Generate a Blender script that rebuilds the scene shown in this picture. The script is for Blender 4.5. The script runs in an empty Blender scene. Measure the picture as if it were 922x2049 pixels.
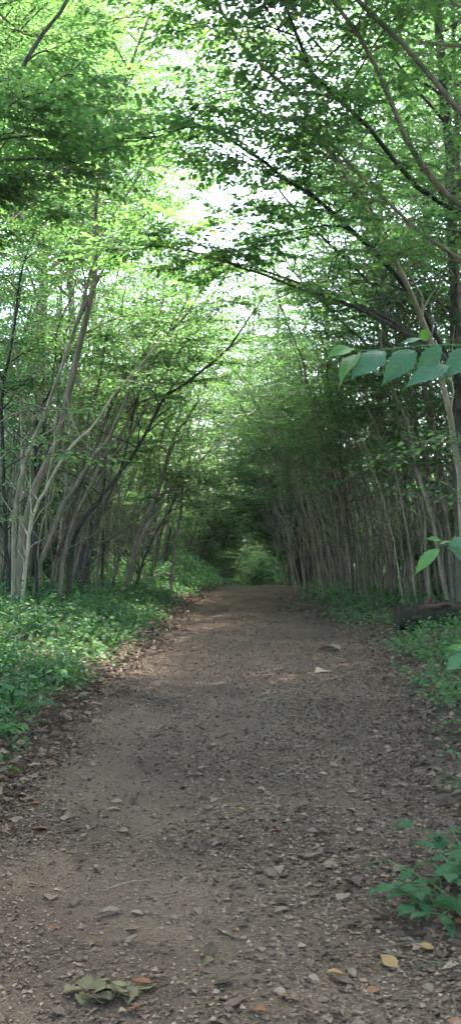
import bpy, math
import numpy as np
from mathutils import Vector, Matrix

# ------------------------------------------------------------------ camera, sky, sun, exposure
scene = bpy.context.scene
C = scene.collection
F = 2000.0            # focal length in pixels of the 922 x 2049 photograph
CX, HY = 461.0, 1056.0  # image centre column, row of the horizon
CAMZ = 1.5
cam_d = bpy.data.cameras.new('camera'); cam = bpy.data.objects.new('camera', cam_d); C.objects.link(cam)
cam.location = (0, 0, CAMZ); cam.rotation_euler = (math.radians(90), 0, 0)
cam_d.sensor_fit = 'VERTICAL'; cam_d.sensor_height = 36.0; cam_d.lens = 36.0 * F / 2049.0
cam_d.shift_y = (HY - 1024.5) / 2049.0
cam_d.clip_start = 0.05; cam_d.clip_end = 3000
scene.camera = cam

SUN_EL, SUN_AZ = 60.0, 27.0     # degrees; azimuth from straight ahead, negative = left
world = bpy.data.worlds.new('World'); scene.world = world; world.use_nodes = True
wn = world.node_tree.nodes; wl = world.node_tree.links; wn.clear()
sky = wn.new('ShaderNodeTexSky'); sky.sky_type = 'NISHITA'; sky.sun_disc = False
sky.sun_elevation = math.radians(SUN_EL); sky.sun_rotation = math.radians(SUN_AZ)
sky.air_density = 1.0; sky.dust_density = 2.5; sky.ozone_density = 1.0
bg = wn.new('ShaderNodeBackground'); bg.inputs[1].default_value = 0.15
wo = wn.new('ShaderNodeOutputWorld')
wl.new(sky.outputs[0], bg.inputs[0]); wl.new(bg.outputs[0], wo.inputs[0])
sd = bpy.data.lights.new('sun', 'SUN'); sd.energy = 2.0; sd.angle = math.radians(0.53); sd.color = (1.0, 0.95, 0.86)
sun = bpy.data.objects.new('sun', sd); C.objects.link(sun)
ce, se = math.cos(math.radians(SUN_EL)), math.sin(math.radians(SUN_EL))
sdir = Vector((math.sin(math.radians(SUN_AZ)) * ce, math.cos(math.radians(SUN_AZ)) * ce, se))
sun.rotation_euler = sdir.to_track_quat('Z', 'Y').to_euler()
sun.location = sdir * 60
vs = scene.view_settings
vs.view_transform = 'Standard'; vs.look = 'None'; vs.gamma = 1.0; vs.use_curve_mapping = False
vs.exposure = 3.62
cy = scene.cycles
cy.max_bounces = 9; cy.diffuse_bounces = 8; cy.glossy_bounces = 2; cy.transmission_bounces = 5; cy.transparent_max_bounces = 4
cy.use_denoising = True; cy.sample_clamp_indirect = 8.0; cy.use_adaptive_sampling = True; cy.adaptive_threshold = 0.02
cy.caustics_reflective = False; cy.caustics_refractive = False

R = np.random.default_rng(11)

# ------------------------------------------------------------------ helpers
def pix(u, v, d):
    """point seen at photo pixel (u, v) at distance d along the view axis"""
    return np.array([(u - CX) / F * d, d, CAMZ + (HY - v) / F * d])

def nrm(a):
    a = np.asarray(a, float)
    return a / (np.linalg.norm(a, axis=-1, keepdims=True) + 1e-9)

class MB:
    """collects vertices and faces and links them as one mesh"""
    def __init__(s): s.v = []; s.f = []; s.n = 0
    def add(s, v, *faces):
        v = np.asarray(v, np.float32).reshape(-1, 3)
        for f in faces: s.f.append(np.asarray(f, np.int32) + s.n)
        s.v.append(v); s.n += len(v)
    def mesh(s, name, mat, smooth=True):
        me = bpy.data.meshes.new(name)
        v = np.concatenate(s.v); me.vertices.add(len(v)); me.vertices.foreach_set('co', v.ravel())
        lens = np.concatenate([np.full(len(f), f.shape[1], np.int32) for f in s.f])
        idx = np.concatenate([f.ravel() for f in s.f]).astype(np.int32)
        st = np.concatenate([[0], np.cumsum(lens)[:-1]]).astype(np.int32)
        me.loops.add(len(idx)); me.loops.foreach_set('vertex_index', idx)
        me.polygons.add(len(lens)); me.polygons.foreach_set('loop_start', st)
        try: me.polygons.foreach_set('loop_total', lens)
        except Exception: pass
        if smooth: me.polygons.foreach_set('use_smooth', np.ones(len(lens), bool))
        me.materials.append(mat); me.update(calc_edges=True)
        return me

def link(name, me, parent=None, loc=None, rot=None, scale=None):
    o = bpy.data.objects.new(name, me); C.objects.link(o)
    if parent is not None: o.parent = parent
    if loc is not None: o.location = loc
    if rot is not None: o.rotation_euler = rot
    if scale is not None: o.scale = (scale,) * 3 if np.isscalar(scale) else scale
    return o

def tag(o, label=None, cat=None, group=None, kind=None):
    if label: o['label'] = label
    if cat: o['category'] = cat
    if group: o['group'] = group
    if kind: o['kind'] = kind
    return o

def smooth_curve(pts, n):
    """Catmull-Rom through pts, n samples evenly spread in parameter"""
    P = np.asarray(pts, float)
    if len(P) == 2: return P[0] + (P[1] - P[0]) * np.linspace(0, 1, n)[:, None]
    Q = np.vstack([2 * P[0] - P[1], P, 2 * P[-1] - P[-2]])
    seg = np.linalg.norm(np.diff(P, axis=0), axis=1); cum = np.concatenate([[0], np.cumsum(seg)]); cum /= cum[-1]
    t = np.linspace(0, 1, n); k = np.clip(np.searchsorted(cum, t, side='right') - 1, 0, len(P) - 2)
    u = ((t - cum[k]) / (cum[k + 1] - cum[k] + 1e-9))[:, None]
    a, b, c, d = Q[k], Q[k + 1], Q[k + 2], Q[k + 3]
    return 0.5 * (2 * b + (c - a) * u + (2 * a - 5 * b + 4 * c - d) * u ** 2 + (3 * b - a - 3 * c + d) * u ** 3)

def tube(mb, pts, rad, sides=7, cap=False, rough=0.0, rng=R):
    P = np.asarray(pts, float); n = len(P); rad = np.broadcast_to(rad, (n,))
    T = nrm(np.gradient(P, axis=0))
    ref = np.array([0, 0, 1.0]) if abs(T[0][2]) < 0.8 else np.array([1.0, 0, 0])
    A = nrm(np.cross(T, ref)); B = np.cross(T, A)
    a = np.linspace(0, 2 * np.pi, sides, endpoint=False)
    rr = rad[:, None] * (1 + rough * rng.normal(size=(n, sides))) if rough else np.repeat(rad[:, None], sides, 1)
    V = P[:, None] + rr[..., None] * (np.cos(a)[None, :, None] * A[:, None] + np.sin(a)[None, :, None] * B[:, None])
    i = np.arange(n - 1)[:, None] * sides; j = np.arange(sides)[None]; j2 = (j + 1) % sides
    f = np.stack([i + j, i + j2, i + sides + j2, i + sides + j], -1).reshape(-1, 4)
    mb.add(V.reshape(-1, 3), f)
    if cap:
        for k, flip in ((0, True), (n - 1, False)):
            ring = V[k]; c = ring.mean(0)
            q = np.arange(sides); tri = np.stack([q, (q + 1) % sides, np.full(sides, sides)], -1)
            mb.add(np.vstack([ring, c]), tri[:, ::-1] if flip else tri)

def twigs_geo(mb, o, d, ln, r=0.0035):
    """thin three-sided pointed twigs, all at once"""
    n = len(o); d = nrm(d); a = nrm(np.cross(d, np.array([0.3, 0.2, 1.0]))); b = np.cross(d, a)
    v = np.empty((n, 4, 3))
    for k, an in enumerate((0, 2.094, 4.189)): v[:, k] = o + r * (math.cos(an) * a + math.sin(an) * b)
    v[:, 3] = o + d * ln[:, None]
    i = np.arange(n)[:, None] * 4
    mb.add(v.reshape(-1, 3), np.concatenate([i + [0, 1, 3], i + [1, 2, 3], i + [2, 0, 3]]))

def leaves_geo(mb, p, d, nn, L, W, hexa=False, fold=0.12, droop=0.12):
    """folded leaf blades: p base, d direction, nn upper normal, L length, W width"""
    n = len(p); d = nrm(d); s = nrm(np.cross(nn, d)); nn = np.cross(d, s)
    L = np.broadcast_to(L, (n,))[:, None]; W = np.broadcast_to(W, (n,))[:, None]
    i = np.arange(n)[:, None]
    if not hexa:
        v = np.stack([p, p + d * .42 * L + s * .5 * W + nn * fold * W, p + d * L - nn * droop * L, p + d * .42 * L - s * .5 * W + nn * fold * W], 1)
        mb.add(v.reshape(-1, 3), np.concatenate([i * 4 + [0, 1, 2], i * 4 + [0, 2, 3]]))
    else:
        def q(t, w, h): return p + d * t * L + s * w * W + nn * (h * W) - nn * droop * L * t * t
        v = np.stack([q(0, 0, 0), q(.25, .42, fold), q(.6, .46, fold), q(1, 0, 0), q(.6, -.46, fold), q(.25, -.42, fold), q(.45, 0, 0)], 1)
        mb.add(v.reshape(-1, 3), np.concatenate([i * 7 + [0, 1, 6], i * 7 + [0, 6, 5]]), np.concatenate([i * 7 + [1, 2, 3, 6], i * 7 + [6, 3, 4, 5]]))

# ------------------------------------------------------------------ materials
def mat(name):
    m = bpy.data.materials.new(name); m.use_nodes = True
    nt = m.node_tree; nt.nodes.clear()
    out = nt.nodes.new('ShaderNodeOutputMaterial')
    return m, nt.nodes, nt.links, out

def ramp(N, stops, interp='LINEAR'):
    r = N.new('ShaderNodeValToRGB'); e = r.color_ramp.elements; r.color_ramp.interpolation = interp
    while len(e) < len(stops): e.new(0.5)
    for k, (p, c) in enumerate(stops): e[k].position = p; e[k].color = (*c, 1)
    return r

def leaf_mat(name, stops, trans, tcol, rough=0.42, spec=0.5, patch=0.35, veins=False):
    """leaf blade: gloss + diffuse on the surface, light through the blade; hue varies leaf by leaf and in soft patches"""
    m, N, Lk, out = mat(name)
    g = N.new('ShaderNodeNewGeometry'); tc = N.new('ShaderNodeTexCoord')
    nz = N.new('ShaderNodeTexNoise'); nz.inputs['Scale'].default_value = 0.55; nz.inputs['Detail'].default_value = 3
    Lk.new(tc.outputs['Object'], nz.inputs['Vector'])
    mx = N.new('ShaderNodeMix'); mx.inputs[0].default_value = patch
    Lk.new(g.outputs['Random Per Island'], mx.inputs[2]); Lk.new(nz.outputs['Fac'], mx.inputs[3])
    r = ramp(N, stops); Lk.new(mx.outputs[0], r.inputs[0])
    p = N.new('ShaderNodeBsdfPrincipled'); p.inputs['Roughness'].default_value = rough
    p.inputs['Specular IOR Level'].default_value = spec
    Lk.new(r.outputs[0], p.inputs['Base Color'])
    t = N.new('ShaderNodeBsdfTranslucent')
    mul = N.new('ShaderNodeMix'); mul.data_type = 'RGBA'; mul.blend_type = 'MULTIPLY'; mul.inputs[0].default_value = 1
    Lk.new(r.outputs[0], mul.inputs[6]); mul.inputs[7].default_value = (*tcol, 1)
    Lk.new(mul.outputs[2], t.inputs[0])
    if veins:      # pinnate veins in the leaf's own coordinates (x along the midrib)
        sx = N.new('ShaderNodeSeparateXYZ'); Lk.new(tc.outputs['Object'], sx.inputs[0])
        def mth(op, a, b=None):
            q = N.new('ShaderNodeMath'); q.operation = op
            for k, w in enumerate((a, b)):
                if w is None: continue
                if isinstance(w, (int, float)): q.inputs[k].default_value = w
                else: Lk.new(w, q.inputs[k])
            return q.outputs[0]
        ay = mth('ABSOLUTE', sx.outputs[1]); f = mth('FRACT', mth('MULTIPLY', mth('SUBTRACT', sx.outputs[0], mth('MULTIPLY', ay, .8)), 7.5))
        v1 = mth('LESS_THAN', mth('ABSOLUTE', mth('SUBTRACT', f, .5)), .09); v2 = mth('LESS_THAN', ay, .014); vv = mth('MAXIMUM', v1, v2)
        bp = N.new('ShaderNodeBump'); bp.inputs['Strength'].default_value = .12; bp.inputs['Distance'].default_value = .01
        Lk.new(mth('ABSOLUTE', mth('SUBTRACT', f, .5)), bp.inputs['Height']); Lk.new(bp.outputs[0], p.inputs['Normal'])
        vc = N.new('ShaderNodeMix'); vc.data_type = 'RGBA'; vc.blend_type = 'MULTIPLY'; Lk.new(mth('MULTIPLY', vv, .4), vc.inputs[0]); Lk.new(r.outputs[0], vc.inputs[6]); vc.inputs[7].default_value = (1.8, 1.6, 1.6, 1)
        Lk.new(vc.outputs[2], p.inputs['Base Color'])
    s = N.new('ShaderNodeMixShader'); s.inputs[0].default_value = trans
    Lk.new(p.outputs[0], s.inputs[1]); Lk.new(t.outputs[0], s.inputs[2]); Lk.new(s.outputs[0], out.inputs[0])
    return m

M = {}
M['canopy'] = leaf_mat('canopy_leaf', [(0, (.042, .094, .042)), (.5, (.066, .142, .054)), (1, (.115, .20, .064))], .52, (2.35, 2.3, 1.45), rough=.5, spec=.35)
M['cover'] = leaf_mat('ground_cover_leaf', [(0, (.044, .112, .052)), (.55, (.082, .172, .066)), (.93, (.15, .24, .075)), (1, (.30, .28, .06))], .35, (1.7, 1.7, .9), rough=.6, spec=.22, patch=.55)
M['bright'] = leaf_mat('bramble_leaf', [(0, (.045, .12, .05)), (.6, (.075, .18, .065)), (1, (.13, .25, .07))], .35, (1.7, 1.7, .9), rough=.6, spec=.25)
M['near'] = leaf_mat('hazel_leaf', [(0, (.030, .085, .045)), (1, (.055, .130, .062))], .36, (1.6, 1.8, .8), rough=.55, spec=.3, patch=.5, veins=True)
M['young'] = leaf_mat('young_leaf', [(0, (.045, .13, .04)), (1, (.08, .17, .042))], .4, (1.6, 1.6, .7), rough=.55, spec=.3, patch=.5, veins=True)

def bark(name, dark, light, moss, scale=1.0):
    m, N, Lk, out = mat(name)
    tc = N.new('ShaderNodeTexCoord'); mp = N.new('ShaderNodeMapping'); mp.inputs['Scale'].default_value = (6 * scale, 6 * scale, 1.4 * scale)
    Lk.new(tc.outputs['Object'], mp.inputs[0])
    n1 = N.new('ShaderNodeTexNoise'); n1.inputs['Scale'].default_value = 3; n1.inputs['Detail'].default_value = 6; n1.inputs['Roughness'].default_value = .65
    Lk.new(mp.outputs[0], n1.inputs['Vector'])
    n2 = N.new('ShaderNodeTexNoise'); n2.inputs['Scale'].default_value = 4.0; n2.inputs['Detail'].default_value = 4
    Lk.new(tc.outputs['Object'], n2.inputs['Vector'])
    oi = N.new('ShaderNodeObjectInfo')
    r = ramp(N, [(.3, dark), (.5, [(a + b) / 2 for a, b in zip(dark, light)]), (.72, light)]); Lk.new(n1.outputs['Fac'], r.inputs[0])
    mo = ramp(N, [(.46, (0, 0, 0)), (.60, (.85, .85, .85))]); Lk.new(n2.outputs['Fac'], mo.inputs[0])
    mx = N.new('ShaderNodeMix'); mx.data_type = 'RGBA'; Lk.new(mo.outputs[0], mx.inputs[0]); Lk.new(r.outputs[0], mx.inputs[6]); mx.inputs[7].default_value = (*moss, 1)
    hv = N.new('ShaderNodeHueSaturation'); mr = N.new('ShaderNodeMapRange'); mr.inputs[3].default_value = .55; mr.inputs[4].default_value = 1.35
    Lk.new(oi.outputs['Random'], mr.inputs[0]); Lk.new(mr.outputs[0], hv.inputs['Value']); Lk.new(mx.outputs[2], hv.inputs['Color'])
    b = N.new('ShaderNodeBump'); b.inputs['Strength'].default_value = .6; b.inputs['Distance'].default_value = .02; Lk.new(n1.outputs['Fac'], b.inputs['Height'])
    p = N.new('ShaderNodeBsdfPrincipled'); p.inputs['Roughness'].default_value = .9; p.inputs['Specular IOR Level'].default_value = .15
    Lk.new(hv.outputs[0], p.inputs['Base Color']); Lk.new(b.outputs[0], p.inputs['Normal']); Lk.new(p.outputs[0], out.inputs[0])
    return m

M['bark'] = bark('grey_bark', (.11, .088, .06), (.31, .255, .18), (.12, .13, .07))
M['bark_pale'] = bark('pale_bark', (.185, .15, .105), (.42, .345, .25), (.16, .175, .10))
M['bark_brown'] = bark('brown_bark', (.10, .076, .057), (.25, .195, .145), (.11, .12, .065))
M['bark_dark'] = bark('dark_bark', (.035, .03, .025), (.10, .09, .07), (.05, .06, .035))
M['rotten'] = bark('rotten_wood', (.014, .010, .007), (.075, .052, .036), (.035, .04, .022), 1.5)
M['redwood'] = bark('red_rotten_wood', (.035, .021, .014), (.11, .064, .043), (.06, .05, .03), 1.5)

def ground_mat(name, stops, fine, bump, tint):
    m, N, Lk, out = mat(name)
    tc = N.new('ShaderNodeTexCoord')
    def noise(s, d, rough=.6):
        n = N.new('ShaderNodeTexNoise'); n.inputs['Scale'].default_value = s; n.inputs['Detail'].default_value = d; n.inputs['Roughness'].default_value = rough
        Lk.new(tc.outputs['Object'], n.inputs['Vector']); return n
    a = noise(fine, 6, .7); bnz = noise(.9, 4); v = N.new('ShaderNodeTexVoronoi'); v.inputs['Scale'].default_value = fine * 1.6; Lk.new(tc.outputs['Object'], v.inputs['Vector'])
    r = ramp(N, stops); Lk.new(a.outputs['Fac'], r.inputs[0])
    tr = ramp(N, [(.35, tint[0]), (.65, tint[1])]); Lk.new(bnz.outputs['Fac'], tr.inputs[0])
    mx = N.new('ShaderNodeMix'); mx.data_type = 'RGBA'; mx.blend_type = 'MULTIPLY'; mx.inputs[0].default_value = 1
    Lk.new(r.outputs[0], mx.inputs[6]); Lk.new(tr.outputs[0], mx.inputs[7])
    vs_ = N.new('ShaderNodeMix'); vs_.data_type = 'RGBA'; vs_.blend_type = 'OVERLAY'; vs_.inputs[0].default_value = .35
    Lk.new(mx.outputs[2], vs_.inputs[6]); Lk.new(v.outputs['Distance'], vs_.inputs[7])
    hs = N.new('ShaderNodeHueSaturation'); hs.inputs['Saturation'].default_value = 1.0; Lk.new(vs_.outputs[2], hs.inputs['Color'])
    ad = N.new('ShaderNodeMath'); ad.operation = 'ADD'; Lk.new(a.outputs['Fac'], ad.inputs[0]); Lk.new(v.outputs['Distance'], ad.inputs[1])
    b = N.new('ShaderNodeBump'); b.inputs['Strength'].default_value = bump; b.inputs['Distance'].default_value = .02; Lk.new(ad.outputs[0], b.inputs['Height'])
    p = N.new('ShaderNodeBsdfPrincipled'); p.inputs['Roughness'].default_value = .92; p.inputs['Specular IOR Level'].default_value = .2
    Lk.new(hs.outputs[0], p.inputs['Base Color']); Lk.new(b.outputs[0], p.inputs['Normal']); Lk.new(p.outputs[0], out.inputs[0])
    return m
M['dirt'] = ground_mat('trodden_dirt', [(.25, (.052, .034, .022)), (.5, (.104, .071, .046)), (.75, (.17, .123, .083))], 70, .45, ((.66, .64, .62), (1.28, 1.27, 1.24)))
M['soil'] = ground_mat('woodland_soil', [(.25, (.03, .022, .015)), (.5, (.075, .054, .036)), (.75, (.15, .105, .07))], 16, .9, ((.7, .75, .6), (1.1, 1.1, 1.0)))

def dead_mat(name, stops, trans=.12):
    m, N, Lk, out = mat(name)
    g = N.new('ShaderNodeNewGeometry'); oi = N.new('ShaderNodeObjectInfo')
    ad = N.new('ShaderNodeMath'); ad.operation = 'ADD'; Lk.new(g.outputs['Random Per Island'], ad.inputs[0]); Lk.new(oi.outputs['Random'], ad.inputs[1])
    fr = N.new('ShaderNodeMath'); fr.operation = 'FRACT'; Lk.new(ad.outputs[0], fr.inputs[0])
    r = ramp(N, stops, 'LINEAR'); Lk.new(fr.outputs[0], r.inputs[0])
    tc = N.new('ShaderNodeTexCoord'); n = N.new('ShaderNodeTexNoise'); n.inputs['Scale'].default_value = 60; n.inputs['Detail'].default_value = 3; Lk.new(tc.outputs['Object'], n.inputs['Vector'])
    mr = ramp(N, [(.3, (.6, .58, .55)), (.7, (1.2, 1.2, 1.2))]); Lk.new(n.outputs['Fac'], mr.inputs[0])
    mx = N.new('ShaderNodeMix'); mx.data_type = 'RGBA'; mx.blend_type = 'MULTIPLY'; mx.inputs[0].default_value = 1
    Lk.new(r.outputs[0], mx.inputs[6]); Lk.new(mr.outputs[0], mx.inputs[7])
    p = N.new('ShaderNodeBsdfPrincipled'); p.inputs['Roughness'].default_value = .7; p.inputs['Specular IOR Level'].default_value = .25; Lk.new(mx.outputs[2], p.inputs['Base Color'])
    t = N.new('ShaderNodeBsdfTranslucent'); Lk.new(mx.outputs[2], t.inputs[0])
    s = N.new('ShaderNodeMixShader'); s.inputs[0].default_value = trans; Lk.new(p.outputs[0], s.inputs[1]); Lk.new(t.outputs[0], s.inputs[2]); Lk.new(s.outputs[0], out.inputs[0])
    return m
M['litter'] = dead_mat('leaf_litter', [(0, (.055, .034, .022)), (.4, (.125, .082, .054)), (.8, (.20, .137, .093)), (.96, (.27, .195, .14)), (1, (.28, .13, .065))])
M['crumb'] = dead_mat('leaf_crumbs', [(0, (.065, .043, .028)), (.3, (.12, .083, .055)), (.75, (.20, .145, .10)), (1, (.32, .25, .18))])
M['ochre'] = dead_mat('ochre_leaf', [(0, (.26, .155, .06)), (1, (.32, .205, .085))])
M['orange'] = dead_mat('orange_leaf', [(0, (.19, .08, .035)), (1, (.24, .115, .055))])
M['pale'] = dead_mat('pale_leaf', [(0, (.15, .12, .08)), (1, (.22, .18, .125))])
M['matted'] = dead_mat('matted_leaf', [(0, (.12, .105, .05)), (1, (.21, .185, .095))])

# ------------------------------------------------------------------ ground form
YS = [0, 3, 5.5, 8, 12, 15, 18, 22, 25, 27, 40, 80]
LE = [-1.25, -1.25, -1.27, -1.28, -1.05, -.92, -.85, -.80, -.35, .1, -.2, -3.0]
RE = [.95, 1.0, 1.15, 1.5, 1.9, 1.65, 1.25, 1.4, 1.7, 1.95, 2.0, .5]
def wob(y, k): return .06 * np.sin(y * 2.1 + k) + .05 * np.sin(y * 4.7 + 2 * k) + .03 * np.sin(y * 9.1 + k)
def pl(y): return np.interp(y, YS, LE) + wob(y, 1.0)
def pr(y): return np.interp(y, YS, RE) + wob(y, 4.0)
def gz(x, y, off=0):
    x = np.asarray(x, float); y = np.asarray(y, float)
    s = np.clip(y - 25.5, 0, 45); drop = -.105 * s * s / (s + 3.0)
    dl = np.maximum(pl(y) - x, 0); dr = np.maximum(x - pr(y), 0)
    z = .20 * (1 - np.exp(-dl / 1.0)) + .035 * np.minimum(dl, 12) + .14 * (1 - np.exp(-dr / 1.3)) + .03 * np.minimum(dr, 12)
    c = (x - pl(y)) / (pr(y) - pl(y) + 1e-6)
    rut = np.where((c > 0) & (c < 1), -.025 * (np.exp(-((c - .25) / .12) ** 2) + np.exp(-((c - .78) / .12) ** 2)), 0)
    bump = .018 * np.sin(x * 3.1 + y * 1.3) * np.sin(y * 1.7 - x * .7) + .010 * np.sin(x * 7.3 - y * 3.9 + 1) + .006 * np.sin(y * 8.3 + x * 5.1)
    return z + drop + rut + bump

def grid(mb, xs, ys, fz):
    X, Y = np.meshgrid(xs, ys); Z = fz(X, Y); nx, ny = len(xs), len(ys)
    i = np.arange(ny - 1)[:, None] * nx + np.arange(nx - 1)[None]
    mb.add(np.stack([X, Y, Z], -1).reshape(-1, 3), np.stack([i, i + 1, i + nx + 1, i + nx], -1).reshape(-1, 4))

def ground_z(X, Y):
    inside = np.clip(np.minimum(X - pl(Y), pr(Y) - X) / .15, 0, 1)
    return gz(X, Y) - .05 * inside
mb = MB()
xs = np.concatenate([-np.geomspace(400, 6.2, 45), np.arange(-6, 6.01, .14), np.geomspace(6.2, 400, 45)])
ys = np.concatenate([-np.geomspace(200, 2.2, 25), np.arange(-2, 31, .14), np.geomspace(31.2, 500, 50)])
grid(mb, xs, ys, ground_z)
tag(link('ground', mb.mesh('ground', M['soil'])), kind='structure')

mb = MB()
ys = np.concatenate([np.arange(-8, 30, .09), np.arange(30, 80, .6)]); cs = np.linspace(0, 1, 40)
rag = R.normal(size=(len(ys), 2)) * .03
XL = pl(ys) - .04 + rag[:, 0]; XR = pr(ys) + .04 + rag[:, 1]; X = XL[:, None] + (XR - XL)[:, None] * cs
Y = np.repeat(ys[:, None], 40, 1); Z = gz(X, Y) + .004
Z[:, 0] -= .03; Z[:, -1] -= .03
i = np.arange(len(ys) - 1)[:, None] * 40 + np.arange(39)[None]
mb.add(np.stack([X, Y, Z], -1).reshape(-1, 3), np.stack([i, i + 1, i + 41, i + 40], -1).reshape(-1, 4))
tag(link('dirt_track', mb.mesh('dirt_track', M['dirt'])), kind='structure')

# ------------------------------------------------------------------ trees
UP = np.array([0, 0, 1.0]); STAT = []
class Foliage:
    """twigs and leaves gathered for one crown"""
    def __init__(s): s.o = []; s.d = []; s.l = []
    def add(s, o, d, l): s.o.append(o); s.d.append(d); s.l.append(l)
    def build(s, name, m, step=.05, L=.075, W=.047, hexa=False, rng=R, tilt=.27):
        mb = MB()
        o = np.concatenate(s.o); d = nrm(np.concatenate(s.d)); l = np.concatenate(s.l)
        twigs_geo(mb, o, d, l)
        tm = mb.mesh(name, M['bark_dark']); nt = len(tm.polygons)
        cnt = np.maximum((l / step).astype(int), 2); tot = cnt.sum()
        k = np.repeat(np.arange(len(o)), cnt); st = np.concatenate([[0], np.cumsum(cnt)[:-1]])
        j = np.arange(tot) - st[k]; t = (j + 1.0) / cnt[k]
        n0 = nrm(UP + rng.normal(size=(len(o), 3)) * .18)          # the plane of the spray
        dd = d[k]; side = nrm(np.cross(n0[k], dd)); sg = np.where(j % 2 == 0, 1.0, -1.0)[:, None]
        p = o[k] + dd * (l[k] * t)[:, None]
        an = (np.radians(58) * (1 - .55 * t ** 3))[:, None] + rng.normal(size=(tot, 1)) * .25
        ld = dd * np.cos(an) + side * sg * np.sin(an) + rng.normal(size=(tot, 3)) * .12; ld[:, 2] -= .15
        nn = nrm(n0[k] + rng.normal(size=(tot, 3)) * tilt)
        sz = (.7 + .5 * rng.random(tot)) * np.where(t > .93, .8, 1)
        leaves_geo(mb, p, ld, nn, L * sz, W * sz, hexa)
        me = mb.mesh(name, M['bark_dark'], smooth=False); me.materials.append(m); STAT.append((name, len(me.polygons)))
        mi = np.ones(len(me.polygons), np.int32); mi[:nt] = 0; me.polygons.foreach_set('material_index', mi)
        bpy.data.meshes.remove(tm)
        return me

def leafy(fo, q, ln, gap, twig, rng, s0=.15):
    """twigs set alternately along the branch q"""
    m = len(q); nt = max(int(ln * (1 - s0) / gap), 3)
    s = np.clip(s0 + (1 - s0) * (np.arange(nt) + rng.random(nt)) / nt, 0, 1)
    f = s * (m - 1); a = np.minimum(f.astype(int), m - 2); w = (f - a)[:, None]
    o = q[a] * (1 - w) + q[a + 1] * w; bd = nrm(q[a + 1] - q[a])
    sd_ = nrm(np.cross(UP, bd)) * np.where(np.arange(nt) % 2 == 0, 1, -1)[:, None]
    an = np.radians(38 + 30 * rng.random(nt))[:, None]
    td = bd * np.cos(an) + sd_ * np.sin(an) + rng.normal(size=(nt, 3)) * .16; td[:, 2] = td[:, 2] * .6 - .06
    tl = (twig[0] + (twig[1] - twig[0]) * rng.random(nt)) * (1 - .35 * s)
    fo.add(np.vstack([o, q[-2:-1]]), np.vstack([td, nrm(q[-1] - q[-2])]), np.append(tl, ln / (m - 1) + .2))

def run(p, d, ln, m, rng, flat=.22, wander=.16, bias=0):
    q = [p]
    for _ in range(m - 1):
        q.append(q[-1] + d * ln / (m - 1)); d = nrm(d + rng.normal(size=3) * wander - np.array([0, 0, d[2] * flat]) + bias)
    return np.array(q)

def grow(mb, fo, P, r, t0, t1, nb, Lb, rng, bias=(0, 0, 0), up=.35, twig=(.35, .8), gap=.13, sides=4, taper=True, sub=4):
    """side branches and their forks along stem P between t0 and t1: tubes into mb, leafy twigs into fo"""
    n = len(P); T = nrm(np.gradient(P, axis=0)); bias = np.asarray(bias, float)
    az = rng.random() * 6.28
    for k in range(nb):
        t = t0 + (t1 - t0) * (k + rng.random() * .8) / nb; i = min(int(t * (n - 1)), n - 2)
        az += 2.4 + rng.normal() * .35
        h = np.array([math.cos(az), math.sin(az), 0]) + bias
        d = nrm(.45 * T[i] + .8 * h + UP * up * rng.random())
        ln = Lb * (.55 + .6 * rng.random()) * (1 - .45 * (t - t0) / (t1 - t0 + 1e-6) if taper else 1)
        q = run(P[i], d, ln, 6, rng, bias=bias * .05); rb = min(r[i] * .6, .006 + .009 * ln)
        tube(mb, q, np.linspace(rb, .004, 6), sides)
        leafy(fo, q, ln, gap, twig, rng)
        for j in range(sub):
            u = .2 + .75 * (j + rng.random()) / sub; a = min(int(u * 5), 4); bd = nrm(q[a + 1] - q[a]); p = q[a] + (q[a + 1] - q[a]) * (u * 5 - a)
            sd_ = nrm(np.cross(UP, bd)) * (1 if j % 2 else -1); an = math.radians(35 + 25 * rng.random())
            l2 = ln * (.38 + .25 * rng.random()) * (1.1 - .5 * u)
            q2 = run(p, nrm(bd * math.cos(an) + sd_ * math.sin(an) + rng.normal(size=3) * .22), l2, 4, rng)
            tube(mb, q2, np.linspace(rb * .5, .003, 4), 3)
            leafy(fo, q2, l2, gap, twig, rng, .1)

def kinked(P, amp, rng):
    n = len(P); w = np.cumsum(rng.normal(size=(n, 3)), 0); w -= np.linspace(0, 1, n)[:, None] * w[-1]; w *= [1, 1, .2]
    return P + w * amp * np.linspace(0, 1, n)[:, None] ** .5

class Tree:
    """template or single tree: list of stem meshes and one crown mesh"""
    def __init__(s): s.stems = []; s.crown = None
    def place(s, name, label, cat, group, loc=(0, 0, 0), rz=0, sc=1.0):
        e = bpy.data.objects.new(name, None); C.objects.link(e); e.empty_display_size = .2
        e.location = loc; e.rotation_euler = (0, 0, rz); e.scale = (sc, sc, sc)
        tag(e, label, cat, group)
        for me in s.stems: link('stem', me, e)
        if s.crown: link('crown', s.crown, e)
        return e

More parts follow.
